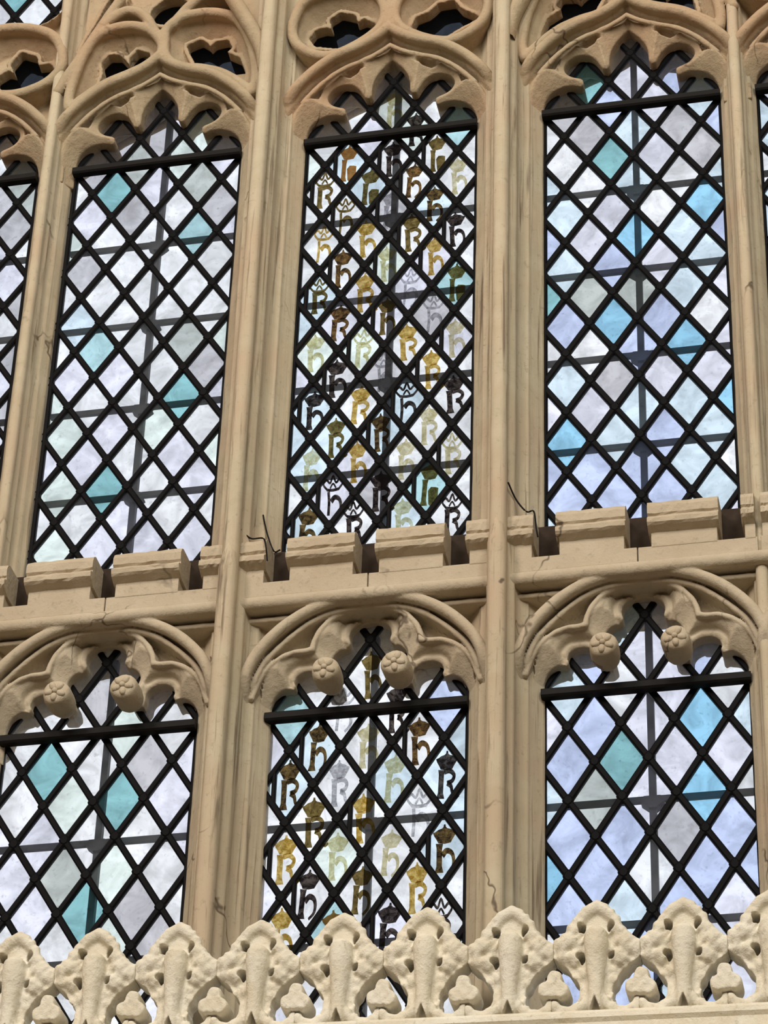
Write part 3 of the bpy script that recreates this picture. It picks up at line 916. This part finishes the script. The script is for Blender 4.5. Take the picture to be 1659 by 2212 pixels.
BADGE_UP = {(-2, 0): (h_, 'f'), (-1, 1): (R_, 'k'), (0, -2): (S_, 'o'), (0, 0): (h_, 'k'), (0, 2): (S_, 'd'), (1, -3): (r_, 'd'), (1, -1): (S_, 'd'), (1, 1): (h_, 'b'), (1, 3): (h_, 'f'),
            (2, -2): (l_, 'd'), (2, 0): (h_, 's'), (2, 2): (h_, 'b'), (3, -3): (l_, 'g'), (3, -1): (h_, 'g'), (3, 1): (R_, 'd'), (3, 3): (h_, 'k'), (4, -2): (h_, 'b'), (4, 0): (h_, 'f'), (4, 2): (h_, 'g'),
            (5, -3): (r_, 'd'), (5, -1): (R_, 'g'), (5, 1): (l_, 's'), (5, 3): (S_, 'd'), (6, -2): (R_, 'b'), (6, 0): (h_, 'd'), (6, 2): (l_, 's'), (7, -3): (h_, 'f'), (7, -1): (r_, 'f'), (7, 1): (R_, 'g'), (7, 3): (h_, 'f'),
            (8, -2): (h_, 'k'), (8, 0): (l_, 's'), (8, 2): (R_, 'g'), (9, -3): (h_, 'k'), (9, -1): (R_, 'g'), (9, 1): (l_, 'k'), (9, 3): (R_, 'k'), (10, -2): (R_, 'd'), (10, 0): (R_, 'b'), (10, 2): (R_, 'f'),
            (11, -3): (h_, 'f'), (11, -1): (h_, 'g'), (11, 1): (h_, 'f'), (11, 3): (r_, 'f'), (12, -2): (l_, 'k'), (12, 0): (R_, 'k'), (12, 2): (S_, 'd'), (13, -3): (h_, 'b'), (13, -1): (r_, 'k'), (13, 1): (h_, 'f'), (13, 3): (r_, 'k')}
SLICE_UP = {(0, -2), (0, 2), (0, 0), (1, -3), (1, 1), (2, -2), (2, 0), (3, 1), (3, 3), (4, -2), (4, 0), (4, 2), (5, -3), (6, 0), (7, -1), (7, 3), (8, -2), (8, 2), (9, -3), (9, 1), (10, 0), (11, 3), (12, -2), (12, 2), (13, -3), (13, 1)}
BADGE_LO = {(-2, 0): (h_, 'd'), (-1, 1): (R_, 'k'), (-1, -1): (l_, 's'), (0, -2): (h_, 'b'), (0, 0): (h_, 'f'), (0, 2): (h_, 'b'), (1, -3): (R_, 'b'), (1, -1): (R_, 's'), (1, 1): (h_, 'f'), (1, 3): (R_, 'k'),
            (2, -2): (R_, 'd'), (2, 0): (h_, 'g'), (2, 2): (l_, 's'), (3, -3): (R_, 'g'), (3, -1): (h_, 'f'), (3, 1): (h_, 'f'), (3, 3): (h_, 'b'), (4, -2): (h_, 'k'), (4, 0): (h_, 'd'), (4, 2): (R_, 'g'),
            (5, -3): (h_, 'g'), (5, -1): (h_, 'o'), (5, 1): (h_, 'k'), (5, 3): (r_, 'k')}
SLICE_LO = {(0, -2), (0, 2), (1, -3), (2, 0), (3, -3), (3, 3), (4, -2), (5, 1)}
WL = ['leaded glass of the far left upper light, cut by the frame', 'upper left light of plain diamond panes, a few teal', 'upper middle light of diamond panes painted with crowned letters',
      'upper right light of bluish diamond panes', 'leaded glass of the far right upper light, cut by the frame']
for i, (cx, t) in enumerate(zip(LIGHTS, (T_L0, T_L1, T_L2, T_L3, T_L4))):
    win = empty('window_%d' % (i + 1), (cx, 0, 0)); tag(win, WL[i], kind='structure')
    lattice(win, HALF, 5.80, 7.60, .126, .0957, 7.213, t, BADGE_UP if i == 2 else None, SLICE_UP if i == 2 else ())
    bars(win, HALF, BARS_UP, (7.045, 6.757, 6.465, 6.17), 5.75, 7.62)
WB = ['lower far left light outside the picture', 'lower left light of plain diamond panes with teal ones', 'lower middle light of diamond panes painted with crowned letters',
      'lower right light of blue and lavender diamond panes', 'lower far right light outside the picture']
for i, (cx, t) in enumerate(zip(LIGHTS, (T_L0, T_B1, T_B2, T_B3, T_L4))):
    win = empty('window_%d' % (i + 6), (cx - (.006 if i in (1, 2) else 0), 0, 0)); tag(win, WB[i], kind='structure')
    lattice(win, .252, 4.28, 5.672, .128, .1005, 5.307, t, BADGE_LO if i == 2 else None, SLICE_LO if i == 2 else ())
    bars(win, .252, BAR_LOW, (5.125, 4.80), 4.25, 5.69)
for i, cx in ((11, LIGHTS[0] + .163), (12, LIGHTS[4] - .163)):
    win = empty('window_%d' % i, (cx, 0, 0)); tag(win, 'small leaded roundel above the far %s ogee arch' % ('left' if i == 11 else 'right'), kind='structure')
    lattice(win, .20, 7.845, 8.26, .126, .0957, 7.975, T_X)

# ------------------------------------------------------------------ thin wires left on the stonework above the transom
def wire_mesh(pts, r, n=6):
    P = [Vector(p) for p in cr(pts, 5)]
    V, Fc = [], []
    for i, p in enumerate(P):
        t = (P[min(i + 1, len(P) - 1)] - P[max(i - 1, 0)]).normalized()
        a = t.orthogonal().normalized(); b = t.cross(a)
        for j in range(n):
            w = 2 * math.pi * j / n
            V.append(p + a * r * math.cos(w) + b * r * math.sin(w))
    for i in range(len(P) - 1):
        for j in range(n):
            Fc.append((i * n + j, i * n + (j + 1) % n, (i + 1) * n + (j + 1) % n, (i + 1) * n + j))
    return fix_normals(mesh_from(V, Fc))
for pts, lb in (([(-.330, -.150, 5.900), (-.321, -.120, 5.891), (-.310, -.113, 5.882), (-.295, -.114, 5.871), (-.267, -.119, 5.866), (-.253, -.139, 5.833), (-.247, -.134, 5.785)], 'thin dark wire over the coping right of the left thick mullion'),
                ([(-.286, -.062, 5.980), (-.280, -.063, 5.952), (-.270, -.060, 5.913), (-.255, -.050, 5.872), (-.240, -.045, 5.878)], 'thin dark wire hanging down the hollow of the left thick mullion'),
                ([(.362, -.140, 5.949), (.378, -.115, 5.912), (.403, -.108, 5.877), (.424, -.124, 5.864), (.433, -.143, 5.801), (.437, -.140, 5.774)], 'thin dark wire over the coping right of the right thick mullion')):
    tag(link('wire', wire_mesh(pts, .0022), M_IRON, None, True), lb, 'wire', 'wires above the transom')

# ------------------------------------------------------------------ carved cresting in front of the lower lights
CP = .188
def crest_unit():
    h = .0024
    u, y, z, U, Z = grid(-.0975, .0975, -.072, .050, -.012, .250, h)
    half = [(.100, -.02), (.100, .138), (.084, .150), (.074, .166), (.060, .181), (.046, .192), (.036, .210), (.020, .228), (0, .236)]
    Oo = d_poly(U, Z, mirror_join(half))
    au = np.abs(U)
    A2 = CP / 2 - au
    tear = mirror_join([(.034, .012), (.052, .022), (.060, .040), (.058, .060), (.048, .080), (.030, .099), (.012, .113), (0, .123)])
    Tr = d_poly(np.abs(A2), Z, tear)
    yy = y[None, :, None]
    th = .026 + 0 * U
    f = np.maximum(np.maximum(Oo, -Tr)[:, None, :], np.abs(yy + .002) - th[:, None, :]) + .004
    f = f - .004
    # leaf mass: worn swellings
    def sph(cu, cz, cy, r, sx=1.0):
        return np.sqrt(((au - cu) / sx)[:, None, :] ** 2 + (Z - cz)[:, None, :] ** 2 + (yy - cy) ** 2) - r
    def smin(a, b, k=.010):
        hh = np.clip(.5 + .5 * (b - a) / k, 0, 1)
        return b + (a - b) * hh - k * hh * (1 - hh)
    for (cu, cz, cy, r, sx) in ((.062, .150, -.026, .020, 1.2), (.078, .135, -.022, .016, 1), (.048, .118, -.028, .017, 1), (.066, .126, -.022, .013, 1.1), (.045, .172, -.027, .014, 1.2),
                                (.030, .090, -.024, .011, .9), (.088, .146, -.020, .013, 1)):
        f = smin(f, sph(cu, cz, cy, r, sx))
    # gabled lip over the stem
    lip = d_line(au, Z, cr([(.060, .150), (.046, .182), (.028, .208), (0, .224)]))
    f = smin(f, tube(lip, yy, -.030, .0125), .008)
    # stem
    r_s = np.interp(Z, [0, .04, .07, .11, .14, .165, .18], [.018, .016, .017, .0225, .0265, .0255, .018])
    ds = np.sqrt(U ** 2 + np.maximum(Z - .160, 0) ** 2 + np.maximum(.02 - Z, 0) ** 2)
    stem = np.sqrt(ds[:, None, :] ** 2 + (yy + .036) ** 2 * .8) - r_s[:, None, :]
    f = smin(f, stem, .007)
    # foot splitting into two curved arms
    foot = d_line(au, Z, cr([(0, .055), (.014, .034), (.034, .016), (.060, .008), (.080, .014), (.0945, .024)]))
    f = smin(f, tube(foot, yy, -.032, .0105), .006)
    # drilled holes
    for (cu, cz, r) in ((.032, .180, .0092), (.0335, .120, .0088)):
        hole = np.sqrt((au - cu) ** 2 + ((Z - cz) / 1.25) ** 2) - r
        f = np.maximum(f, -np.maximum(hole[:, None, :], yy - .012))
    pit = d_poly(au, Z, [(-.02, .002), (0, .034), (.014, .002)])
    f = np.maximum(f, -np.maximum(pit[:, None, :], yy + .022))
    n = np.sin(U * 105 + 2.2 * np.sin(Z * 70 + 1)) * np.sin(Z * 118 + 1.8 * np.sin(U * 83)) + .45 * np.sin(U * 240 + 3 * np.sin(Z * 60)) * np.sin(Z * 215 - U * 60)
    w = sstep(au, .018, .035) * .0019 + .0003
    f = f + (n * w)[:, None, :] * (1 + .4 * np.sin(y * 150))[None, :, None]
    f = np.maximum(f, (au - .0942)[:, None, :])
    return surface_nets(cap_box(f.astype(np.float32)), (u[0], y[0], z[0]), h)

def trefoil_unit():
    h = .0022
    u, y, z, U, Z = grid(-.052, .052, -.060, .030, .000, .110, h)
    yy = y[None, :, None]
    yc = np.clip(yy, -.034, .010)
    def sph(cu, cz, r): return np.sqrt((U - cu)[:, None, :] ** 2 + (Z - cz)[:, None, :] ** 2 + (yy - yc) ** 2 * 1.0) - r
    f = np.minimum(np.minimum(sph(0, .077, .0205), sph(-.0205, .050, .0205)), np.minimum(sph(.0205, .050, .0205), sph(0, .056, .026)))
    f = np.maximum(f, -yy - .046)
    stalk = np.maximum(np.abs(U)[:, None, :] - .012 - .25 * np.maximum(.03 - Z, 0)[:, None, :], np.maximum(np.abs(yy + .008) - .020, (Z - .05)[:, None, :]))
    f = np.minimum(f, stalk)
    n = np.sin(U * 210 + 1) * np.sin(Z * 190 + 2)
    return surface_nets(cap_box((f + (.0009 * n)[:, None, :]).astype(np.float32)), (u[0], y[0], z[0]), h)

crest = empty('carved_cresting', (0, -.280, 4.409))
crest.rotation_euler = (0, .022, 0)
tag(crest, 'pale carved stone cresting of leafy fleurons and trefoils along the bottom', 'cresting')
me_c, me_t = crest_unit(), trefoil_unit()
for i in range(-6, 8):
    o = link('fleuron', me_c, M_PALE, crest); o.location = (.025 + CP * i, 0, 0)
    o.scale = (1, 1 if i % 2 else .96, 1.16 * random.uniform(.98, 1.02))
    t = link('trefoil', me_t, M_PALE, crest); t.location = (.025 + CP * (i + .5), -.004, .010); t.scale = (.84, 1, .98)
    t.rotation_euler = (0, random.uniform(-.08, .08), 0)
rail_prof = [(-.052, .004), (-.058, -.004), (-.060, -.016), (-.052, -.024), (-.050, -.045), (-.085, -.075), (-.090, -.11), (-.080, -.20), (.06, -.20), (.06, .004)]
link('rail', extrude_x(rail_prof, -1.15, 1.45), M_PALE, crest)

# ------------------------------------------------------------------ the hall around the window
def wall(name, *b, mat=M_WALL):
    o = link(name, box_mesh(*b), mat); o['kind'] = 'structure'; return o
wall('floor', -9, 9, -10.3, .4, -.2, 0, mat=M_FLOOR)
wall('ceiling', -9, 9, -10.3, .4, 16.0, 16.3)
wall('wall_below', -9, 9, -.36, .30, 0, 4.262)
wall('wall_above', -9, 9, -.12, .10, 8.50, 16.0)
wall('wall_left', -9, -1.716, -.12, .30, 4.262, 8.50)
wall('wall_right', 1.702, 9, -.12, .30, 4.262, 8.50)
wall('wall_west', -9.3, -9, -10.3, .4, 0, 16)
wall('wall_east', 9, 9.3, -10.3, .4, 0, 16)
xs = [-9, -5.2, -2.8, -.6, 1.8, 4.0, 6.4, 9]
for j in range(0, 7, 2):
    wall('wall_back' if j == 0 else 'wall_back_pier', xs[j], xs[j + 1], -10.3, -10, 8.6, 13.8)
wall('wall_back_lower', -9, 9, -10.3, -10, 0, 8.6)
wall('wall_back_upper', -9, 9, -10.3, -10, 13.8, 16)
